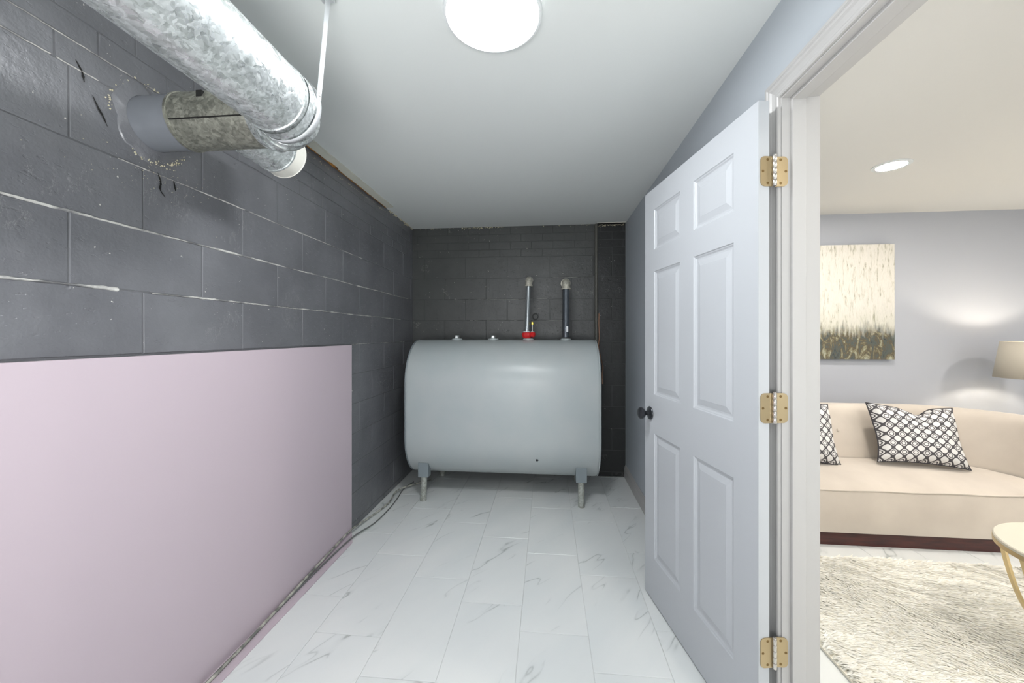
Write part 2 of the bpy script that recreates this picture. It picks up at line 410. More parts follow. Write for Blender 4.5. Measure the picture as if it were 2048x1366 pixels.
masonry(wb, 'back', XL, 0.468, COURSES, 0.406, XL+0.12, XL+0.323, 'block', M_blockb)
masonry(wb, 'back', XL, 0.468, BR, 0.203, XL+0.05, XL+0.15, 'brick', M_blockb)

# raised mortar beads, chipped; pale tone also paints light caught on joint edges
def bead(parent, side, u0, u1, z, amp, th, seed, drop=0.0, mat=M_bead):
    r_ = random.Random(seed); bm = bmesh.new(); n_ = int((u1-u0)/0.012); rings = []; on = []
    ph = r_.uniform(0, 6)
    for i in range(n_+1):
        u = u0+(u1-u0)*i/n_
        dz = 0.0012*math.sin(u*9+ph)+r_.uniform(-.0009, .0009); h_ = th*(0.55+0.45*math.sin(u*5.3+ph)*math.sin(u*17+2*ph))+r_.uniform(-.0005,.0006)
        h_ = max(h_, 0.0008); p_ = amp*(0.7+r_.uniform(-.3,.3))
        for_ = [(-0.004, -h_-0.001), (p_, -h_*0.5), (p_*1.1, h_*0.3), (-0.004, h_+0.001)]
        if side == 'left': rings.append([bm.verts.new((XL+a_, u, z+dz+b_)) for a_, b_ in for_])
        elif side == 'back': rings.append([bm.verts.new((u, YB-a_, z+dz+b_)) for a_, b_ in for_])
        on.append(r_.random() > drop or (on and on[-1] and r_.random() > drop*0.3))
    for i, (A, B) in enumerate(zip(rings, rings[1:])):
        if not on[i]: continue
        for k in range(3): bm.faces.new((A[k], A[k+1], B[k+1], B[k]))
    o = obj('mortar_bead', bm, mat, parent, True); return o
bead(wl, 'left', -0.5, 3.5, 1.663, 0.005, 0.0062, 1, 0.02)
bead(wl, 'left', -0.5, 1.05, 1.460, 0.006, 0.0085, 2, 0.02)
bead(wl, 'left', 1.15, 3.3, 1.460, 0.005, 0.0048, 3, 0.06)
bead(wl, 'left', 1.05, 2.6, 1.866, 0.003, 0.0026, 4, 0.3)
bead(wl, 'left', 0.2, 1.9, 2.141, 0.002, 0.0012, 5, 0.35)
bead(wl, 'left', -0.2, 1.0, 2.068, 0.002, 0.0012, 6, 0.4)
bead(wl, 'left', 2.45, 3.4, 1.2575, 0.002, 0.0014, 7, 0.35)
bead(wb, 'back', -0.9, 0.0, 1.663, 0.002, 0.0014, 8, 0.3)
bead(wb, 'back', -0.75, 0.2, 1.460, 0.002, 0.0010, 9, 0.45)
bead(wb, 'back', 0.05, 0.47, 1.866, 0.002, 0.0016, 10, 0.4)

# baseboards
def baseboard(name, x0, x1, y0, y1, nrm):
    bm = bmesh.new(); pr = [(0.0,0.0),(0.014,0.0),(0.014,0.085),(0.011,0.092),(0.011,0.098),(0.006,0.108),(0.004,0.115),(0.0,0.115)]
    R = []
    for (x, y) in ((x0,y0),(x1,y1)): R.append([bm.verts.new((x+nrm[0]*d, y+nrm[1]*d, z)) for d, z in pr])
    n_ = len(pr)
    for k in range(n_): bm.faces.new((R[0][k], R[0][(k+1)%n_], R[1][(k+1)%n_], R[1][k]))
    bm.faces.new(R[0]); bm.faces.new(R[1][::-1]); return struct(obj(name, bm, M_trimw))
baseboard('baseboard_right', XR, XR, YJ+0.07, YB-0.012, (-1,0))
baseboard('baseboard_lounge', XR2, LX1, LYB, LYB, (0,-1))

# door frame: jambs, head, stops, casing
bm = bmesh.new(); jx0, jx1 = XR-0.003, XR2+0.003
box(bm, jx0, jx1, YJ, YJ+0.02, 0, ZH, 0.0008); box(bm, jx0, jx1, Y0-0.02, Y0, 0, ZH, 0.0008)
tr = struct(obj('trim_1', bm, M_trimw), 'white door frame with jambs, stops and casing')
bm = bmesh.new(); box(bm, jx0, jx1, Y0-0.02, YJ+0.02, ZH, ZH+0.02, 0.0008); obj('head_jamb', bm, M_trimw, tr)
sx0, sx1 = 0.7435, 0.783
for nm, a in (('door_stop', (sx0, sx1, YJ-0.011, YJ, 0, ZH)), ('door_stop', (sx0, sx1, Y0, Y0+0.011, 0, ZH)), ('door_stop', (sx0, sx1, Y0+0.011, YJ-0.011, ZH-0.011, ZH))):
    mkbox(nm, *a, M_trimw, tr, 0.002)
def casing(xs, nx):
    """moulded casing legs + head with mitred corners, on wall face x=xs, thickness towards nx"""
    prof = [(0.0,0.0),(0.0,0.010),(0.004,0.0125),(0.010,0.013),(0.014,0.010),(0.020,0.0105),(0.030,0.013),(0.036,0.0165),(0.042,0.0175),(0.046,0.0155),(0.050,0.0185),(0.058,0.0185),(0.060,0.016),(0.060,0.0)]
    rv = 0.005
    def leg(yin, sgn):
        bm = bmesh.new(); R = []
        for lvl in (0, 1):
            R.append([bm.verts.new((xs+nx*t, yin+sgn*(rv+w_), (ZH+rv+w_) if lvl else 0.0)) for w_, t in prof])
        n_ = len(prof)
        for k in range(n_): bm.faces.new((R[0][k], R[0][(k+1)%n_], R[1][(k+1)%n_], R[1][k]))
        bm.faces.new(R[0]); bm.faces.new(R[1][::-1]); obj('casing_leg', bm, M_trimw, tr)
    leg(YJ, 1); leg(Y0, -1)
    bm = bmesh.new(); R = []
    for yin, sgn in ((YJ, 1), (Y0, -1)): R.append([bm.verts.new((xs+nx*t, yin+sgn*(rv+w_), ZH+rv+w_)) for w_, t in prof])
    n_ = len(prof)
    for k in range(n_): bm.faces.new((R[0][k], R[0][(k+1)%n_], R[1][(k+1)%n_], R[1][k]))
    bm.faces.new(R[0]); bm.faces.new(R[1][::-1]); obj('casing_head', bm, M_trimw, tr)
casing(XR, -1); casing(XR2, 1)

# ---- the six panel door, local: u along +Y from hinge edge, face at x=0 looking -X, thickness towards +X
DA = math.radians(10.3)
door = struct(link('door_1', None, None, (0.645, 1.232, 0.0), (0,0,DA)), 'white six panel door swung fully open')
DWID, DT, DZ0, DZ1 = 0.80, 0.035, 0.010, 2.040
uc = [(0.115, 0.356), (0.458, 0.699)]; zr = [(0.223, 0.838), (1.028, 1.6325), (1.738, 1.935)]
bm = bmesh.new()
us = [0, 0.115, 0.356, 0.458, 0.699, DWID]; zs = [DZ0, 0.223, 0.838, 1.028, 1.6325, 1.738, 1.935, DZ1]
for i in range(5):
    for j in range(7):
        if i in (1, 3) and j in (1, 3, 5): continue
        for x_ in (0, DT):
            v = [bm.verts.new((x_, us[a], zs[b])) for a, b in ((i,j),(i+1,j),(i+1,j+1),(i,j+1))]; bm.faces.new(v)
e = [bm.verts.new((x_, y_, z_)) for x_ in (0, DT) for y_ in (0, DWID) for z_ in (DZ0, DZ1)]
for q in ((0,1,5,4),(2,3,7,6),(0,2,6,4),(1,3,7,5)): bm.faces.new([e[k] for k in q])
bmesh.ops.remove_doubles(bm, verts=bm.verts[:], dist=1e-5)
leaf = obj('door_leaf', bm, M_white, door)
for (a, b) in uc:
    for (z0, z1) in zr:
        bm = bmesh.new()
        for s_, x0 in ((1, 0.0), (-1, DT)):
            R = []
            for ins, d in ((0,0),(0.003,0.0035),(0.006,0.0045),(0.010,0.0075),(0.013,0.0085),(0.019,0.0085),(0.040,0.0035),(0.042,0.0028)):
                R.append([bm.verts.new((x0+s_*d, y_, z_)) for y_, z_ in ((a+ins,z0+ins),(b-ins,z0+ins),(b-ins,z1-ins),(a+ins,z1-ins))])
            for A, B in zip(R, R[1:]):
                for k in range(4): bm.faces.new((A[k], A[(k+1)%4], B[(k+1)%4], B[k]))
            bm.faces.new(R[-1])
        obj('door_panel', bm, M_white, door)
# knobs both sides
for s_, x0 in ((-1, 0.0), (1, DT)):
    bm = bmesh.new(); lathe(bm, [(0.0,0),(0.031,0),(0.033,0.003),(0.031,0.007),(0.024,0.009),(0.015,0.011),(0.0,0.011)], 32, aim((x0, DWID-0.062, 0.93), (s_,0,0)))
    rose = obj('knob_rose', bm, M_knob, door, True)
    if s_ == 1: continue
    bm = bmesh.new(); lathe(bm, [(0.011,0.009),(0.010,0.022),(0.013,0.030),(0.024,0.036),(0.0285,0.045),(0.028,0.054),(0.021,0.061),(0.010,0.064),(0.0,0.0645)], 32, aim((x0, DWID-0.062, 0.93), (s_,0,0)))
    obj('knob', bm, M_knob, door, True)
# hinges: modelled in world coordinates then parented to the door
inv = (Matrix.Translation(door.location) @ Matrix.Rotation(DA, 4, 'Z')).inverted()
def plate(bm, o, ux, uz, w_, h_, th, nrm, rr=0.014):
    """plate with two rounded corners on the far side; o = inner lower corner"""
    o = Vector(o); ux = Vector(ux); uz = Vector(uz); nrm = Vector(nrm)
    pts = [(0,0)]
    for cx, cz, a0 in ((w_-rr, rr, -90), (w_-rr, h_-rr, 0)):
        for k in range(6):
            a = math.radians(a0+18*k); pts.append((cx+rr*math.cos(a), cz+rr*math.sin(a)))
    pts.append((0, h_))
    A = [bm.verts.new(o+ux*x+uz*y) for x, y in pts]; B = [bm.verts.new(o+ux*x+uz*y+nrm*th) for x, y in pts]
    n_ = len(pts)
    for k in range(n_): bm.faces.new((A[k], A[(k+1)%n_], B[(k+1)%n_], B[k]))
    bm.faces.new(A[::-1]); bm.faces.new(B)
pin = Vector((0.693, 1.234)); HH = 0.092
ed = Vector((math.cos(DA), math.sin(DA), 0)); en = Vector((math.sin(DA), -math.cos(DA), 0))
eo = Vector((0.645, 1.232, 0)) + ed*DT
for zc in (1.823, 1.095, 0.3435):
    hg = link('hinge', None, door, (0,0,zc))
    hi = inv @ Matrix.Identity(4)
    def fix(bm): bmesh.ops.transform(bm, matrix=Matrix.Translation((0,0,-zc)) @ inv, verts=bm.verts[:]); return bm
    # leaf on the door edge
    bm = bmesh.new(); st = eo + ed*0.008 + en*0.0003; plate(bm, (st.x, st.y, zc-HH/2), -ed, (0,0,1), 0.038, HH, 0.0022, en)
    obj('hinge_plate', fix(bm), M_hinge, hg)
    # leaf on the jamb face (faces -Y)
    bm = bmesh.new(); plate(bm, (0.697, YJ-0.0004, zc-HH/2), (1,0,0), (0,0,1), 0.038, HH, 0.0022, (0,-1,0)); obj('hinge_plate', fix(bm), M_hinge, hg)
    bm = bmesh.new()
    for k in range(5):
        a = zc-HH/2+k*HH/5; lathe(bm, [(0.0058,a+0.0004),(0.0062,a+0.0012),(0.0062,a+HH/5-0.0012),(0.0058,a+HH/5-0.0004)], 16, Matrix.Translation((pin.x, pin.y, 0)))
    lathe(bm, [(0.0,zc+HH/2),(0.0055,zc+HH/2),(0.006,zc+HH/2+0.003),(0.003,zc+HH/2+0.005),(0,zc+HH/2+0.005)], 16, Matrix.Translation((pin.x, pin.y, 0)))
    obj('knuckle', fix(bm), M_pin, hg, True)
    for q, (a, z) in enumerate(((0.013, 0.036), (0.028, 0.0), (0.013, -0.036))):
        p = st - ed*(a+0.002) + en*0.0022
        bm = bmesh.new(); lathe(bm, [(0,0),(0.0042,0),(0.0036,0.0008),(0,0.0010)], 12, aim((p.x, p.y, zc+z), en)); obj('screw', fix(bm), M_screw, hg)
        bm = bmesh.new(); lathe(bm, [(0,0),(0.0042,0),(0.0036,0.0008),(0,0.0010)], 12, aim((0.701+a, YJ-0.0026, zc+z), (0,-1,0))); obj('screw', fix(bm), M_screw, hg)

# ---- pink board against the wall with its low lip on the floor
pk = thing('pink_board', 'large pale pink board covering the lower part of the dark block wall', 'board', (XL+0.02, 1.0, 0))
bm = bmesh.new(); ox, oy = pk.location.x, pk.location.y
box(bm, XL+0.004-ox, XL+0.024-ox, YF+0.05-oy, PINK_Y-oy, 0.0, PINK_Z, 0.0015); obj('panel', bm, M_pink, pk)
bm = bmesh.new()
pts = [(XL+0.0245, YF+0.05), (-1.232, YF+0.05), (-1.232, 2.306), (XL+0.0245, PINK_Y)]
A = [bm.verts.new((x-ox, y-oy, 0.0005)) for x, y in pts]; B = [bm.verts.new((x-ox, y-oy, 0.010 if i in (0,3) else 0.004)) for i, (x, y) in enumerate(pts)]
for k in range(4): bm.faces.new((A[k], A[(k+1)%4], B[(k+1)%4], B[k]))
bm.faces.new(A[::-1]); bm.faces.new(B); obj('lip', bm, M_pink, pk)

# ---- board strip, wood edge and ragged plaster where the left wall meets the ceiling
bm = bmesh.new(); n_ = 60; R = []
for i in range(n_+1):
    y = 1.55+1.42*i/n_; w0 = XL+0.018+random.uniform(-.002,.002); w1 = XL+0.074+random.uniform(-.0012,.0012)
    R.append([bm.verts.new(p) for p in ((w0,y,ZC-0.012),(w1,y,ZC-0.009),(w1,y,ZC-0.0005),(w0,y,ZC-0.0005))])
for A, B in zip(R, R[1:]):
    for k in range(4): bm.faces.new((A[k], A[(k+1)%4], B[(k+1)%4], B[k]))
bm.faces.new(R[0]); bm.faces.new(R[-1])
t2 = struct(obj('trim_2', bm, M_plaster), 'pale plasterboard strip along the top of the left wall')
bm = bmesh.new(); R = []
for i in range(n_+1):
    y = 1.5+1.46*i/n_; w1 = XL+0.018+random.uniform(0,.004)+(0.010 if 26 < i < 31 else 0)
    R.append([bm.verts.new(p) for p in ((XL+0.010,y,ZC-0.010-random.uniform(0,.003)),(w1,y,ZC-0.0135),(w1,y,ZC-0.002),(XL+0.010,y,ZC-0.002))])
for A, B in zip(R, R[1:]):
    for k in range(4): bm.faces.new((A[k], A[(k+1)%4], B[(k+1)%4], B[k]))
obj('wood_edge', bm, M_wood, t2)
def crumbs(name, parent, spots, mat, seed):
    r_ = random.Random(seed); bm = bmesh.new()
    for (p, s) in spots:
        vs = bmesh.ops.create_icosphere(bm, subdivisions=1, radius=s)['verts']
        for v in vs: v.co *= r_.uniform(0.6, 1.25); v.co.x *= r_.uniform(.7, 1.5)
        bmesh.ops.translate(bm, vec=p, verts=vs)
    o = obj(name, bm, mat, parent); o['kind'] = 'stuff'; return o
sp_ = []
for i in range(90): sp_.append(((random.choice([random.gauss(-0.62,0.1), random.uniform(-1.28, 0.40)]), YB-0.004-random.random()*0.008, ZC-0.004-abs(random.gauss(0,0.006))), random.uniform(0.002, 0.006)))
for i in range(60): sp_.append(((random.uniform(0.47,0.71), YB-0.004-random.random()*0.008, ZC-0.010-abs(random.gauss(0,0.008))), random.uniform(0.002, 0.005)))
for i in range(60): sp_.append(((XL+0.004+random.random()*0.008, random.uniform(3.05, 3.60), ZC-0.004-abs(random.gauss(0,0.006))), random.uniform(0.002, 0.006)))
for i in range(60): sp_.append(((XL+0.003, random.uniform(1.9, 2.98), ZC-0.035-abs(random.gauss(0,0.004))), random.uniform(0.001, 0.003)))
crumbs('plaster_crumbs', c1, sp_, M_cream, 5)
# dark access slot in the ceiling corner
bm = bmesh.new(); box(bm, 0.462, XR-0.002, YB-0.045, YB-0.002, ZC-0.004, ZC-0.001); obj('ceiling_slot', bm, M_gap, c1)
bm = bmesh.new(); box(bm, 0.455, XR-0.002, YB-0.052, YB-0.045, ZC-0.006, ZC-0.001); obj('slot_edge', bm, M_plaster, c1)

# ------------------------------------------------------------------ ceiling lamps
def disc_lamp(name, label, x, y, mat, r=0.155):
    t = thing(name, label, 'ceiling light', (x, y, ZC))
    bm = bmesh.new(); lathe(bm, [(r-0.006,-0.001),(r+0.001,-0.001),(r+0.003,-0.012),(r+0.001,-0.022),(r-0.007,-0.024),(r-0.010,-0.018)], 64, None, False); obj('trim_ring', bm, M_ring, t, True)
    bm = bmesh.new(); lathe(bm, [(r-0.010,-0.001),(r-0.010,-0.020),(r-0.03,-0.023),(0.0,-0.025)], 64, None, True); obj('diffuser', bm, mat, t, True)
disc_lamp('ceiling_light', 'round flush opal ceiling light above the tank room', -0.174, 1.205, M_lamp)
disc_lamp('ceiling_light', 'added unseen round ceiling light behind the viewer', -0.30, -0.75, M_lamp2)  # extra disc out of view, added as fill
def downlight(x, y, label, group):
    t = thing('downlight', label, 'ceiling light', (x, y, ZC), 0, group)
    bm = bmesh.new(); lathe(bm, [(0.070,-0.0005),(0.094,-0.0005),(0.093,-0.004),(0.080,-0.007),(0.071,-0.006)], 48, None, False); obj('trim_ring', bm, M_ring, t, True)
    bm = bmesh.new(); lathe(bm, [(0.071,-0.0005),(0.071,-0.005),(0.0,-0.0055)], 48, None, True); obj('diffuser', bm, M_down, t, True)
downlight(2.10, 2.537, 'recessed round downlight in the lounge ceiling above the sofa', 'downlights in the lounge ceiling')
for (x, y) in ((2.10, 0.85), (3.75, 1.7), (3.75, 0.1), (1.3, -0.6)):  # downlights out of view, added for the lounge light level
    downlight(x, y, 'unseen recessed downlight added to light the lounge', 'downlights in the lounge ceiling')

# ------------------------------------------------------------------ oil tank
TX, TY, TR = -0.36, 3.228, 0.343; TL = 0.765; TZ0, TZ1 = 0.505, 0.937
tk = thing('oil_tank', 'large grey enamelled steel oil tank on four short legs', 'tank', (TX, TY, 0))
def obround(k, nseg, s):
    """s inset"""
    out = []
    for i in range(nseg+1):
        a = PI*i/nseg; out.append((math.cos(a)*(TR-s), TZ1+math.sin(a)*(TR-s)))
    for i in range(nseg+1):
        a = PI+PI*i/nseg; out.append((math.cos(a)*(TR-s), TZ0+math.sin(a)*(TR-s)))
    return out
bm = bmesh.new(); R = []
prof = [(-TL+0.0, 0.14), (-TL-0.012+0.02, 0.05), (-TL+0.014, 0.018), (-TL+0.022, 0.006), (-TL+0.034, 0.0)]
prof = [(-TL-0.016,0.30),(-TL-0.015,0.20),(-TL-0.010,0.10),(-TL-0.003,0.04),(-TL+0.006,0.014),(-TL+0.020,0.002),(-TL+0.03,0.0),(TL-0.03,0.0),(TL-0.020,0.002),(TL-0.006,0.014),(TL+0.003,0.04),(TL+0.010,0.10),(TL+0.015,0.20),(TL+0.016,0.30)]
for x, s in prof: R.append([bm.verts.new((x, a, b)) for a, b in obround(0, 28, s)])
m_ = len(R[0])
for A, B in zip(R, R[1:]):
    for k in range(m_): bm.faces.new((A[k], A[(k+1)%m_], B[(k+1)%m_], B[k]))
bm.faces.new(R[0][::-1]); bm.faces.new(R[-1]); obj('shell', bm, M_tank, tk, True)
for s in (-1, 1):
    bm = bmesh.new(); pts = [(s*(TL-0.012), a*1.0, b) for a, b in obround(0, 28, 0.0035)]
    sweep(bm, pts, 0.0045, 8, closed=True, up=Vector((1,0,0))); obj('end_rim', bm, M_tankd if s < 0 else M_tank, tk, True)
bm = bmesh.new()
for s in (-1, 1):
    for yy, yt in ((2.955, 2.982), (3.50, 3.474)):
        x = (-0.987 if s < 0 else 0.259)-TX
        bm = bmesh.new(); sweep(bm, [(x,yy-TY,0.0),(x,yy-TY,0.006),(x,yt-TY,0.25)], 0.025, 20); lg = obj('leg', bm, M_leg, tk, True)
        bm = bmesh.new(); f_ = 1 if yy > 3.2 else -1; yc = yt-TY
        box(bm, x-0.042, x+0.042, yc-0.034, yc+0.034, 0.185, 0.300, 0.005)
        obj('leg_bracket', bm, M_tankd, tk)
zt = TZ1+TR
def bung(x, hexr, hh):
    bm = bmesh.new(); lathe(bm, [(0.048,-0.006),(0.044,0.006),(0.034,0.012),(0.0,0.013)], 32, Matrix.Translation((x,0,zt)), False)
    b = obj('bung', bm, M_tank, tk, True)
    if hexr:
        bm = bmesh.new(); lathe(bm, [(0.0,0.010),(0.026,0.010),(0.026,0.018),(0.0,0.018)], 6, Matrix.Translation((x,0,zt)), False)
        lathe(bm, [(hexr,0.018),(hexr,0.018+hh),(hexr*0.9,0.02+hh),(0,0.02+hh)], 6, Matrix.Translation((x,0,zt)), False); obj('hex_plug', bm, M_galv, b)
bung(-0.42, 0.020, 0.017); bung(-0.103, 0.020, 0.015); bung(0.197, 0, 0); bung(0.513, 0, 0)
bm = bmesh.new(); lathe(bm, [(0.0,0),(0.011,0),(0.010,0.003),(0.005,0.004),(0.0,0.001)], 20, aim((0.28, -TR*math.cos(math.radians(25))+0.001, TZ0-TR*math.sin(math.radians(25))), (0,-0.9,-0.42))); obj('drain_port', bm, M_knob, tk, True)
bm = bmesh.new(); box(bm, 0.60, 0.618, -TR-0.0015, -TR+0.002, TZ0+0.0, TZ0+0.01, 0)
bm.free()

# thin pipe + red gauge + fill pipe
def riser(name, label, x, xb, r, ztop, er, M_pipe=M_pipe):
    t = thing(name, label, 'pipe', (xb, TY, zt))
    bm = bmesh.new(); sweep(bm, [(0,0,0.022),(x-xb,0,ztop-zt-0.045)], r, 24); p = obj('pipe', bm, M_pipe, t, True)
    bm = bmesh.new(); R_ = 0.04; cz = ztop-er-zt-R_; px = x-xb
    path = [(px,0,cz-0.018),(px,0,cz-0.008),(px,0,cz-0.0075)] + [(px, R_-R_*math.cos(a), cz+R_*math.sin(a)) for a in [PI/2*k/8 for k in range(9)]] + [(px, R_+0.02, cz+R_), (px, R_+0.0205, cz+R_), (px, R_+0.035, cz+R_)]
    rad = [er*1.1, er*1.1, er*0.93] + [er*0.93]*9 + [er*0.93, er*1.1, er*1.1]
    sweep(bm, path, rad, 24, up=Vector((1,0,0))); obj('elbow', bm, M_elbow, t, True)
    bm = bmesh.new(); sweep(bm, [(px, R_+0.03, cz+R_), (px, YB-TY-0.001, cz+R_)], r, 20); obj('wall_run', bm, M_pipe, t, True)
    return t, px, cz
t1, _, _ = riser('vent_pipe', 'thin steel pipe rising from the red fitting on the tank', -0.158, -0.176, 0.0195, 1.822, 0.030, M_pipe2)
t3, _, _ = riser('fill_pipe', 'thick black steel pipe rising from the right end of the tank top', 0.155, 0.153, 0.029, 1.800, 0.038)
bm = bmesh.new(); box(bm, 0.002, 0.018, -0.036, -0.030, 0.065, 0.112, 0.002); obj('paper_tag', bm, M_tag, t3)
gz = thing('tank_valve', 'red cast fitting with a small brass tipped stem on the tank', 'valve', (-0.163, TY, zt+0.013))
bm = bmesh.new(); lathe(bm, [(0.026,0.0),(0.034,0.008),(0.040,0.022),(0.040,0.042),(0.030,0.050),(0,0.05)], 12, Matrix.Translation((-0.012,0,0)) @ Matrix.Diagonal((1.05,0.85,1,1)), True)
lathe(bm, [(0.010,0.008),(0.022,0.018),(0.022,0.042),(0.016,0.052),(0,0.052)], 8, Matrix.Translation((0.038,0,0)), True); obj('body', bm, M_red, gz)
bm = bmesh.new(); lathe(bm, [(0.032,0.05),(0.030,0.058),(0.02,0.058)], 12, Matrix.Translation((-0.014,0,0)), False); lathe(bm, [(0.015,0.052),(0.015,0.057),(0.0,0.057)], 8, Matrix.Translation((0.036,0,0)), False); obj('lip_ring', bm, M_tag, gz)
bm = bmesh.new(); lathe(bm, [(0.006,0.055),(0.006,0.115),(0.007,0.115),(0.007,0.118)], 12, Matrix.Translation((0.035,0,0))); obj('stem', bm, M_pin, gz, True)
bm = bmesh.new(); lathe(bm, [(0.008,0.115),(0.012,0.118),(0.012,0.135),(0.009,0.139),(0,0.139)], 6, Matrix.Translation((0.035,0,0)), False); obj('brass_tip', bm, M_brass, gz)
bm = bmesh.new(); lathe(bm, [(0.030,0.0),(0.030,0.010),(0.022,0.014),(0.021,0.006),(0,0.006)], 24, aim((-0.115, YB+0.002, 1.495), (0,-1,0)), False)
tag(obj('wall_plug', bm, M_blockb, None, True), 'small round painted plug on the back wall behind the brass tip', 'plug')
# conduit and copper line right of the tank
bm = bmesh.new(); sweep(bm, [(0.452, YB-0.018, 1.25), (0.452, YB-0.018, ZC-0.006)], 0.015, 16)
tag(obj('conduit', bm, M_brownp, None, True), 'painted vertical conduit on the back wall right of the tank pipes', 'pipe')
bm = bmesh.new(); sweep(bm, spline([(0.478, YB-0.016, 1.52),(0.476, YB-0.016, 1.42),(0.480, YB-0.018, 1.30),(0.472, YB-0.03, 1.2),(0.49, YB-0.10, 1.08),(0.47, YB-0.32, 1.05),(0.446, YB-0.45, 0.99),(0.448, YB-0.46, 0.92)], 8), 0.0055, 10)
tag(obj('copper_tube', bm, M_copper, None, True), 'thin bare copper tube looping down beside the right end of the tank', 'tube')

# ------------------------------------------------------------------ ductwork
ZD, YD, MX = 2.02, 1.150, -0.800
du = thing('vent_duct', 'galvanised round duct turning into the block wall under the ceiling', 'duct', (MX, 0.5, ZD))
def D(p): return (p[0]-MX, p[1]-0.5, p[2]-ZD)
bm = bmesh.new(); ye = 1.07
sweep(bm, [D((MX,YF+0.01,ZD)), D((MX,ye-0.03,ZD)), D((MX,ye-0.028,ZD)), D((MX,ye-0.02,ZD)), D((MX,ye-0.016,ZD)), D((MX,ye+0.02,ZD))], [0.1,0.1,0.103,0.103,0.1,0.098], 48); obj('main_pipe', bm, M_galv, du, True)
bm = bmesh.new(); R_ = 0.085; path = []; rad = []
cx, cy = MX-R_, YD-R_
for k in range(5):
    a = PI/2*k/4; path.append(D((cx+R_*math.cos(a), cy+R_*math.sin(a), ZD)))
for i in range(4):
    p, q = Vector(path[i]), Vector(path[i+1])
    for t_, r__ in ((0.04,0.101),(0.14,0.097),(0.86,0.097),(0.96,0.101)):
        rad.append(r__)
pp = []
for i in range(4):
    p, q = Vector(path[i]), Vector(path[i+1])
    for t_ in (0.04,0.14,0.86,0.96): pp.append(p.lerp(q, t_))
pp = [Vector(D((MX, cy-0.02, ZD)))] + pp + [Vector(D((cx-0.03, YD, ZD)))]; rad = [0.1] + rad + [0.0885]
sweep(bm, pp, rad, 40); obj('elbow', bm, M_galv, du, True)
bm = bmesh.new(); sweep(bm, [D((cx-0.015,YD,ZD)), D((-1.170,YD,ZD)), D((-1.171,YD,ZD)), D((-1.179,YD,ZD)), D((-1.180,YD,ZD))], [0.086,0.086,0.0885,0.0885,0.0845], 40); br = obj('branch_pipe', bm, M_galvd, du, True)
bm = bmesh.new(); box(bm, *(D((-1.165,0,0))[0], D((cx-0.02,0,0))[0]), D((0,YD-0.0835,0))[1], D((0,YD-0.075,0))[1], -0.0345, -0.0325); obj('seam', bm, M_gap, br)
bm = bmesh.new(); box(bm, D((-1.075,0,0))[0], D((-1.055,0,0))[0], D((0,YD-0.0800,0))[1], D((0,YD-0.070,0))[1], 0.030, 0.052, 0.002); obj('patch', bm, M_gap, br)
bm = bmesh.new(); sweep(bm, [D((-1.176,YD,ZD)), D((XL-0.0035,YD,ZD))], 0.0835, 40); obj('wall_stub', bm, M_stubp, du, True)
bm = bmesh.new(); sweep(bm, [D((-1.02,YD+0.03,ZD)), D((-1.02,YD+0.185,ZD)), D((-1.02,YD+0.186,ZD)), D((-1.02,YD+0.192,ZD))], [0.083,0.083,0.086,0.086], 40); obj('tee_run', bm, M_galv, du, True)
bm = bmesh.new(); sweep(bm, [D((-1.02,YD+0.19,ZD)), D((-1.02,YD+0.245,ZD)), D((-1.02,YD+0.246,ZD)), D((-1.02,YD+0.252,ZD))], [0.085,0.085,0.087,0.084], 40); obj('end_cap', bm, M_cap, du, True)
# joint band on the duct end
bm = bmesh.new(); sweep(bm, [D((MX,ye-0.012,ZD)), D((MX,ye+0.018,ZD))], 0.1035, 48, caps=False); obj('joint_band', bm, M_galv, du, True)
# hanger strap
hs = thing('hanger_strap', 'flat steel strap holding the galvanised duct up to the ceiling', 'strap', (-0.66, 1.10, ZC))
def S(p): return (p[0]+0.66, p[1]-1.10, p[2]-ZC)
bm = bmesh.new(); ys = ye+0.034
loop = [S((MX+0.1035*math.cos(a), ys, ZD+0.1035*math.sin(a))) for a in [math.radians(40-8*k) for k in range(30)]]
ribbon = [S((-0.664,1.10,ZC-0.001)), S((MX+0.1035,ys-0.002,ZD+0.020))] 
sweep(bm, ribbon, 0, flat=(0.0105,0.0009), up=Vector((1,0,0.3))); obj('strap_tail', bm, M_strap, hs)
bm = bmesh.new(); rr_ = []
for q in loop: rr_.append(([bm.verts.new((q[0], q[1]-0.010, q[2])), bm.verts.new((q[0], q[1]+0.010, q[2]))]))
for A, B in zip(rr_, rr_[1:]): bm.faces.new((A[0], A[1], B[1], B[0]))
o = obj('strap_loop', bm, M_strap, hs, True); md = o.modifiers.new('s','SOLIDIFY'); md.thickness = 0.0016; md.offset = 1
bm = bmesh.new(); box(bm, -0.028, 0.010, -0.014, 0.012, -0.020, -0.001, 0.002); obj('nail_plate', bm, M_strap, hs)
bm = bmesh.new(); lathe(bm, [(0,0),(0.006,0),(0.005,0.003),(0,0.004)], 10, aim(S((MX+0.105, ys-0.003, ZD+0.035)), (0.9,-0.4,0.2))); obj('rivet', bm, M_pin, hs)

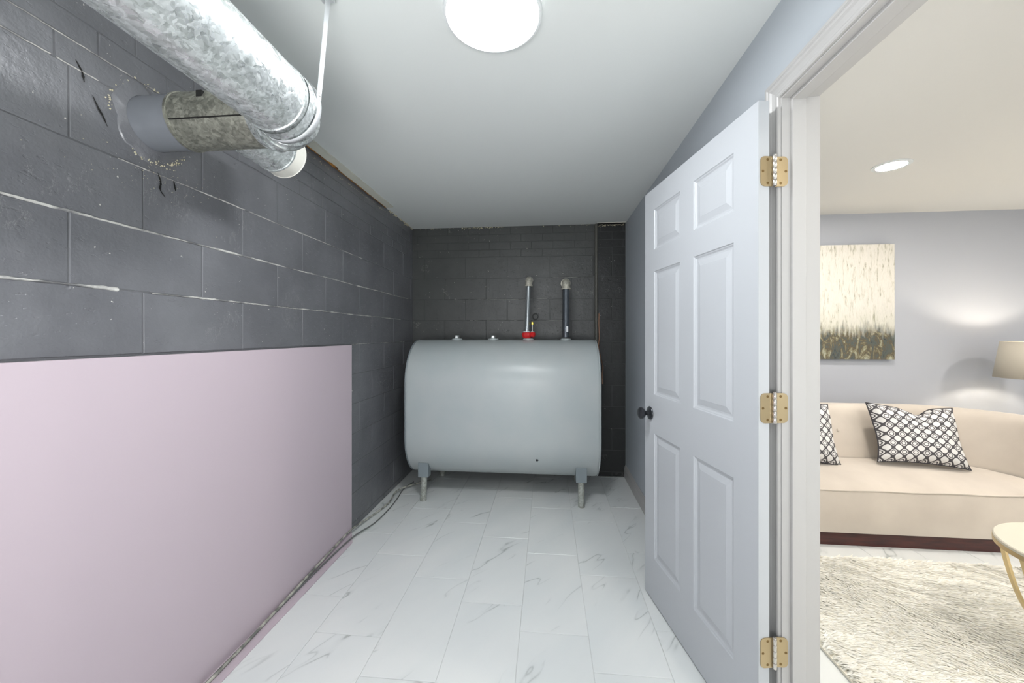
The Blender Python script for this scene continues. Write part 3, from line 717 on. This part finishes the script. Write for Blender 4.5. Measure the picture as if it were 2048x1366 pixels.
# ragged sealant ring and broken mortar round the stub
bm = bmesh.new(); ring = []; ns = 56
for k in range(ns):
    a = 2*PI*k/ns; r0 = 0.0840; r1 = 0.114+0.010*math.sin(3*a+1)+0.006*math.sin(7*a)+random.uniform(-.003,.003)
    ring.append([bm.verts.new((XL+x_, YD+r_*math.cos(a), ZD+r_*math.sin(a))) for r_, x_ in ((r0, 0.011), ((r0+r1)/2, 0.005+random.uniform(-.001,.001)), (r1, 0.0015+random.uniform(0,.002)), (r1+0.003, -0.001))])
for i in range(ns):
    A, B = ring[i], ring[(i+1)%ns]
    for k in range(3): bm.faces.new((A[k], A[k+1], B[k+1], B[k]))
obj('sealant_ring', bm, M_block, wl, True)
sp_ = []
for i in range(80):
    a = random.choice([random.uniform(1.2, 3.4), random.uniform(4.2, 6.0)]); r_ = 0.124+random.gauss(0, 0.005)
    sp_.append(((XL+0.002, YD+r_*math.cos(a), ZD+r_*math.sin(a)), random.uniform(0.0010, 0.0034)))
for i in range(90):
    sp_.append(((XL+0.0005, YD+random.gauss(0.02, 0.12), ZD-0.16+random.gauss(0, 0.05)), random.uniform(0.0006, 0.0018)))
crumbs('mortar_crumbs', wl, sp_, M_cream, 9)

bm = bmesh.new(); r_ = random.Random(3)
for pts in ([(-0.205,0.07),(-0.19,0.045),(-0.185,0.02)], [(-0.165,-0.005),(-0.15,-0.035),(-0.14,-0.05),(-0.128,-0.075)], [(0.02,-0.15),(0.03,-0.18),(0.028,-0.205),(0.045,-0.225)], [(0.075,-0.155),(0.082,-0.19)], [(0.06,0.125),(0.10,0.115),(0.13,0.10)]):
    P_ = spline([(XL+0.0012, YD+a, ZD+b) for a, b in pts], 5); n_ = len(P_); A = []
    for i, p in enumerate(P_):
        w_ = 0.0032*math.sin(PI*(i+0.4)/n_)*r_.uniform(.5,1.3); A.append((bm.verts.new((p.x, p.y-w_, p.z)), bm.verts.new((p.x+0.0006, p.y+w_, p.z+0.001))))
    for a, b in zip(A, A[1:]): bm.faces.new((a[0], a[1], b[1], b[0]))
o = obj('paint_crack', bm, M_gap, wl); o['kind'] = 'stuff'

# ------------------------------------------------------------------ cables along the foot of the wall
def cable(pts, r, label, jit, seed, name='cable'):
    r_ = random.Random(seed); P = [Vector(p)+Vector((r_.uniform(-jit,jit), 0, r_.uniform(0,jit*0.5))) for p in pts]
    bm = bmesh.new(); sweep(bm, spline(P, 10), r, 8); return tag(obj(name, bm, M_cable, None, True), label, 'cable', None)
cable([(-1.262, -0.3, 0.015),(-1.268,0.5,0.017),(-1.272,1.0,0.016),(-1.270,1.35,0.016),(-1.274,1.62,0.020),(-1.280,1.9,0.026),(-1.282,2.15,0.034),(-1.286,2.40,0.034),(-1.27,2.62,0.014),(-1.235,2.85,0.010),(-1.24,3.05,0.030),(-1.15,3.22,0.02),(-1.05,3.35,0.012)], 0.0060, 'pale grey cable running along the foot of the left wall to the tank', 0.003, 4)
cable([(-1.252, -0.3, 0.012),(-1.270,0.8,0.012),(-1.274,1.5,0.013),(-1.274,2.0,0.016),(-1.255,2.35,0.012),(-1.205,2.55,0.005),(-1.19,2.75,0.005),(-1.20,2.95,0.005),(-1.22,3.15,0.006),(-1.19,3.3,0.006)], 0.0042, 'thin dark grey cable lying on the tiles just beside the pale cable', 0.003, 8).data.materials[0] = newmat('dark_cable', (112,114,112), 0.5)

# ------------------------------------------------------------------ lounge: sofa
sf = thing('sofa', 'cream velvet sofa with a curved back and a dark red plinth', 'sofa', (2.03, 2.9, 0))
SX, SY = 2.03, 2.9
def smooth_path():
    # inner seat line from left front round the back to right front (half symmetric about SX)
    pts = []; xr, yb, yf, rc = 0.935, 2.99, 2.60, 0.36
    pts.append((SX-xr, yf)); 
    for k in range(0, 13):
        a = PI - PI/2*k/12; pts.append((SX-xr+rc+rc*math.cos(a), yb-rc+rc*math.sin(a)))
    for k in range(1, 16): pts.append((SX-xr+rc+(2*xr-2*rc)*k/16, yb))
    for k in range(0, 13):
        a = PI/2 - PI/2*k/12; pts.append((SX+xr-rc+rc*math.cos(a), yb-rc+rc*math.sin(a)))
    pts.append((SX+xr, yf)); return [Vector((x, y, 0)) for x, y in pts]
ip = smooth_path()
prof = [(0.0,0.10),(0.0,0.38),(0.022,0.50),(0.048,0.62),(0.070,0.70),(0.082,0.755),(0.105,0.785),(0.145,0.800),(0.190,0.795),(0.225,0.770),(0.240,0.72),(0.243,0.50),(0.235,0.10)]
bm = bmesh.new(); R = []
for i, p in enumerate(ip):
    t = (ip[min(i+1,len(ip)-1)]-ip[max(i-1,0)]).normalized(); n_ = Vector((-t.y, t.x, 0))   # outward
    R.append([bm.verts.new((p.x+n_.x*d-SX, p.y+n_.y*d-SY, z)) for d, z in prof])
# rounded arm fronts
for end, sgn in ((0, -1), (-1, 1)):
    base_ = R[end]; cen = (Vector(base_[0].co)+Vector(base_[-1].co))/2
    ringn = []
    for v in base_:
        c_ = Vector((cen.x, v.co.y-0.05, v.co.z)); q = Vector(v.co).lerp(c_, 0.35); q.z = 0.10+(v.co.z-0.10)*0.97; ringn.append(bm.verts.new(q))
    if end == 0: R.insert(0, ringn)
    else: R.append(ringn)
for A, B in zip(R, R[1:]):
    for k in range(len(prof)-1): bm.faces.new((A[k], A[k+1], B[k+1], B[k]))
    bm.faces.new((A[-1], A[0], B[0], B[-1]))
bm.faces.new(R[0]); bm.faces.new(R[-1][::-1])
bk = obj('backrest', bm, M_sofa, sf, True); md = bk.modifiers.new('sub', 'SUBSURF'); md.levels = 1; md.render_levels = 1
# seat block: outline follows the inner line, crowned top
def seat_outline(ins):
    xs = []; yf = 2.55+ins
    out = [(SX-0.955+ins, yf)] + [(p.x+(-0.0), p.y) for p in ip] + [(SX+0.955-ins, yf)]
    return out
bm = bmesh.new(); nx, ny = 40, 12; G = []
def yback(x):
    d = abs(x-SX); xr, yb, rc = 0.935, 2.99, 0.36
    if d <= xr-rc: return yb+0.004
    return yb-rc+math.sqrt(max(rc*rc-(d-xr+rc)**2, 0))+0.004
for i in range(nx+1):
    x = SX-0.933+1.866*i/nx; row = []
    yb_ = max(yback(x), 2.60)
    for j in range(ny+1):
        s = j/ny; y = 2.548+(yb_-2.548)*s
        crown = 0.362+0.062*math.sin(min(s*1.5,1)*PI/2)*1.0
        if j == 0: crown = 0.352
        row.append(bm.verts.new((x-SX, y-SY, crown)))
    G.append(row)
for i in range(nx):
    for j in range(ny): bm.faces.new((G[i][j], G[i+1][j], G[i+1][j+1], G[i][j+1]))
fr = [[bm.verts.new((2*0.933*i/nx-0.933, 2.548-SY+d, z)) for i in range(nx+1)] for z, d in ((0.33,-0.006),(0.22,-0.008),(0.11,-0.002),(0.085,0.006))]
prev = [G[i][0] for i in range(nx+1)]
for row in fr:
    for i in range(nx): bm.faces.new((prev[i], prev[i+1], row[i+1], row[i]))
    prev = row
obj('seat', bm, M_sofa, sf, True)
bm = bmesh.new(); sweep(bm, [(2*0.933*i/nx-0.933, 2.545-SY, 0.355+0.002*math.sin(i*0.7)) for i in range(nx+1)], 0.0055, 8); obj('piping', bm, M_sofa, sf, True)
bm = bmesh.new(); box(bm, -1.09, 1.10, 2.568-SY, 3.18-SY, 0.0, 0.088, 0.004); obj('plinth', bm, M_plinth, sf)
for i in range(-3, 5):
    bm = bmesh.new(); lathe(bm, [(0,0),(0.011,0.001),(0.010,0.004),(0.0,0.006)], 14, aim((i*0.28-0.10-0.06, 2.99-SY+0.046, 0.615), (0,-1,0.2)), False); obj('button', bm, M_sofa, sf, True)

# pillows
def pillow(name, label, loc, rot, w_, h_, seed):
    t = thing(name, label, 'cushion', loc, 0, 'trellis cushions on the sofa'); t.rotation_euler = rot
    n_ = 22; bm = bmesh.new(); uvl = bm.loops.layers.uv.new('UVMap'); F = {}; r_ = random.Random(seed); ph = r_.uniform(0, 6)
    def pos(u, v, s):
        x, z = (u-0.5)*2, (v-0.5)*2
        pinch = 1-0.075*(1-x*x)*0 ; ex = 1-0.10*(1-z*z); ez = 1-0.10*(1-x*x)
        th = 0.075*((1-x**4)*(1-z**4))**0.5 * (1-0.12*math.cos(x*2.2+ph))
        dip = 0.055*math.exp(-((x-0.1)/0.25)**2)*max(0, z)**2
        return Vector((x*w_/2*ex, -s*th + 0.006*math.sin(5*x+ph)*math.sin(4*z), z*h_/2*ez - dip + h_/2))
    for s in (1, -1):
        g_ = [[bm.verts.new(pos(i/n_, j/n_, s)) for j in range(n_+1)] for i in range(n_+1)]
        for i in range(n_):
            for j in range(n_):
                f_ = bm.faces.new((g_[i][j], g_[i+1][j], g_[i+1][j+1], g_[i][j+1]))
                for lp, (a, b) in zip(f_.loops, ((i,j),(i+1,j),(i+1,j+1),(i,j+1))): lp[uvl].uv = (a/n_, b/n_)
    bmesh.ops.remove_doubles(bm, verts=bm.verts[:], dist=1e-4)
    obj('cover', bm, M_pat, t, True)
    bm = bmesh.new(); P = []
    for k in range(n_): P.append(pos(k/n_, 0, 0))
    for k in range(n_): P.append(pos(1, k/n_, 0))
    for k in range(n_): P.append(pos(1-k/n_, 1, 0))
    for k in range(n_): P.append(pos(0, 1-k/n_, 0))
    sweep(bm, P, 0.0045, 6, closed=True, up=Vector((0,1,0))); obj('piping', bm, M_patp, t, True)
    return t
pillow('throw_pillow', 'charcoal and white trellis cushion leaning on the sofa back, fully in view', (2.515, 2.80, 0.440), (math.radians(-22), math.radians(2), math.radians(-8)), 0.51, 0.41, 1)
pillow('throw_pillow', 'charcoal and white trellis cushion half hidden behind the door frame', (1.765, 2.80, 0.435), (math.radians(-20), math.radians(5), math.radians(6)), 0.51, 0.43, 2)

# painting
pt = thing('canvas_painting', 'abstract canvas with cream drips above olive and brown strokes', 'painting', (2.515, LYB-0.002, 1.115))
bm = bmesh.new(); box(bm, -0.39, 0.39, -0.036, 0.0, 0.0, 0.97); obj('stretcher', bm, M_artside, pt)
bm = bmesh.new(); nx, nz = 60, 60; G = [[bm.verts.new((-0.391+0.782*i/nx, -0.037-random.random()*0.0015, -0.001+0.972*j/nz)) for j in range(nz+1)] for i in range(nx+1)]
for i in range(nx):
    for j in range(nz): bm.faces.new((G[i][j], G[i+1][j], G[i+1][j+1], G[i][j+1]))
obj('canvas', bm, M_art, pt, True)

# floor lamp
fl = thing('floor_lamp', 'lamp with a tapered linen shade standing at the right end of the sofa', 'lamp', (3.585, 3.13, 0))
bm = bmesh.new(); lathe(bm, [(0.0,0),(0.14,0),(0.14,0.012),(0.12,0.02),(0.012,0.03),(0,0.03)], 40, None, False); obj('base', bm, M_gold, fl, True)
bm = bmesh.new(); sweep(bm, [(0,0,0.025),(0,0,1.14)], 0.011, 14); obj('pole', bm, M_gold, fl, True)
bm = bmesh.new(); lathe(bm, [(0.215,1.00),(0.180,1.272)], 48, None, False); o = obj('shade', bm, M_shade, fl, True); md = o.modifiers.new('s','SOLIDIFY'); md.thickness = 0.003
bm = bmesh.new(); lathe(bm, [(0.0,1.12),(0.02,1.125),(0.03,1.15),(0.02,1.18),(0,1.185)], 16, None, False); obj('bulb', bm, emis('bulb', (255,244,225), 320), fl, True)

# coffee table with looping gold frame
ct = thing('side_table', 'small round table with looping gold legs on the cream rug', 'table', (2.14, 1.63, 0.0))
bm = bmesh.new(); lathe(bm, [(0,0.452),(0.292,0.452),(0.300,0.456),(0.300,0.468),(0.296,0.472),(0,0.472)], 72, None, False); obj('table_top', bm, M_top, ct, True)
bm = bmesh.new(); lathe(bm, [(0.270,0.440),(0.3015,0.440),(0.3015,0.458),(0.298,0.458)], 72, None, False); obj('rim', bm, M_gold, ct, True)
for k in range(4):
    a0 = math.radians(172+90*k)
    # each hoop leaves the rim, drops, swings under and climbs to the next rim point
    P = []
    for i in range(41):
        s = i/40; a = a0 + math.radians(128)*s
        q = abs(2*s-1); q = 0.5*q+0.5*(1-(1-q)**1.6); a = a0 + math.radians(128)*(0.5+0.5*math.copysign(abs(2*s-1)**0.75, 2*s-1)) if i != 20 else a0+math.radians(64); z = 0.012+0.43*abs(2*s-1)**3.2
        r = 0.287-0.10*(1-abs(2*s-1)**1.3)
        P.append((r*math.cos(a), r*math.sin(a), z))
    bm = bmesh.new(); sweep(bm, P, 0, flat=(0.009, 0.005)); obj('leg', bm, M_gold, ct)

# shag rug
RX0, RX1, RY0, RY1 = 1.135, 3.55, 0.55, 2.40
rg = thing('shag_rug', 'cream long pile shag rug on the lounge floor', 'rug', ((RX0+RX1)/2, (RY0+RY1)/2, 0.0))
cx, cy = rg.location.x, rg.location.y
bm = bmesh.new(); box(bm, RX0-cx+0.01, RX1-cx-0.01, RY0-cy+0.01, RY1-cy-0.01, 0.001, 0.012); obj('backing', bm, M_rugb, rg)
NB = 170000
px = rng.uniform(RX0+0.01, RX1-0.01, NB)-cx; py = rng.uniform(RY0+0.01, RY1-0.01, NB)-cy
cl = 0.5+0.5*np.sin(px*23+3*np.sin(py*9))*np.sin(py*31+2*np.sin(px*11))
ang = -0.75+0.38*rng.normal(size=NB)+0.5*np.sin(px*5+py*4); ln = 0.030+0.024*rng.random(NB); hz = 0.012+0.007*rng.random(NB)+0.009*cl
wd = 0.0030+0.0020*rng.random(NB); dx, dy = np.cos(ang), np.sin(ang)
V = np.zeros((NB, 5, 3), dtype=np.float32)
def setv(k, t, sgn, zf):
    V[:, k, 0] = px+dx*ln*t - dy*wd*sgn; V[:, k, 1] = py+dy*ln*t + dx*wd*sgn; V[:, k, 2] = 0.010+hz*zf
setv(0, 0, -1, 0); setv(1, 0, 1, 0); setv(2, 0.45, 1, 0.85); setv(3, 0.45, -1, 0.85); setv(4, 1, 0, 1.0)
me = bpy.data.meshes.new('pile'); idx = np.arange(NB)[:, None]*5
me.vertices.add(NB*5); me.vertices.foreach_set('co', V.ravel())
loops = np.concatenate([idx+np.array([[0,1,2,3]]), idx+np.array([[3,2,4]])], axis=1).ravel().astype(np.int32)
me.loops.add(NB*7); me.loops.foreach_set('vertex_index', loops)
me.polygons.add(NB*2); st_ = (np.arange(NB)[:, None]*7+np.array([[0,4]])).ravel().astype(np.int32); me.polygons.foreach_set('loop_start', st_)
me.update(calc_edges=True); me.validate(); me.materials.append(M_rug)
me.polygons.foreach_set('use_smooth', [True]*len(me.polygons))
pl = link('pile', me, rg); pl['kind'] = 'stuff'
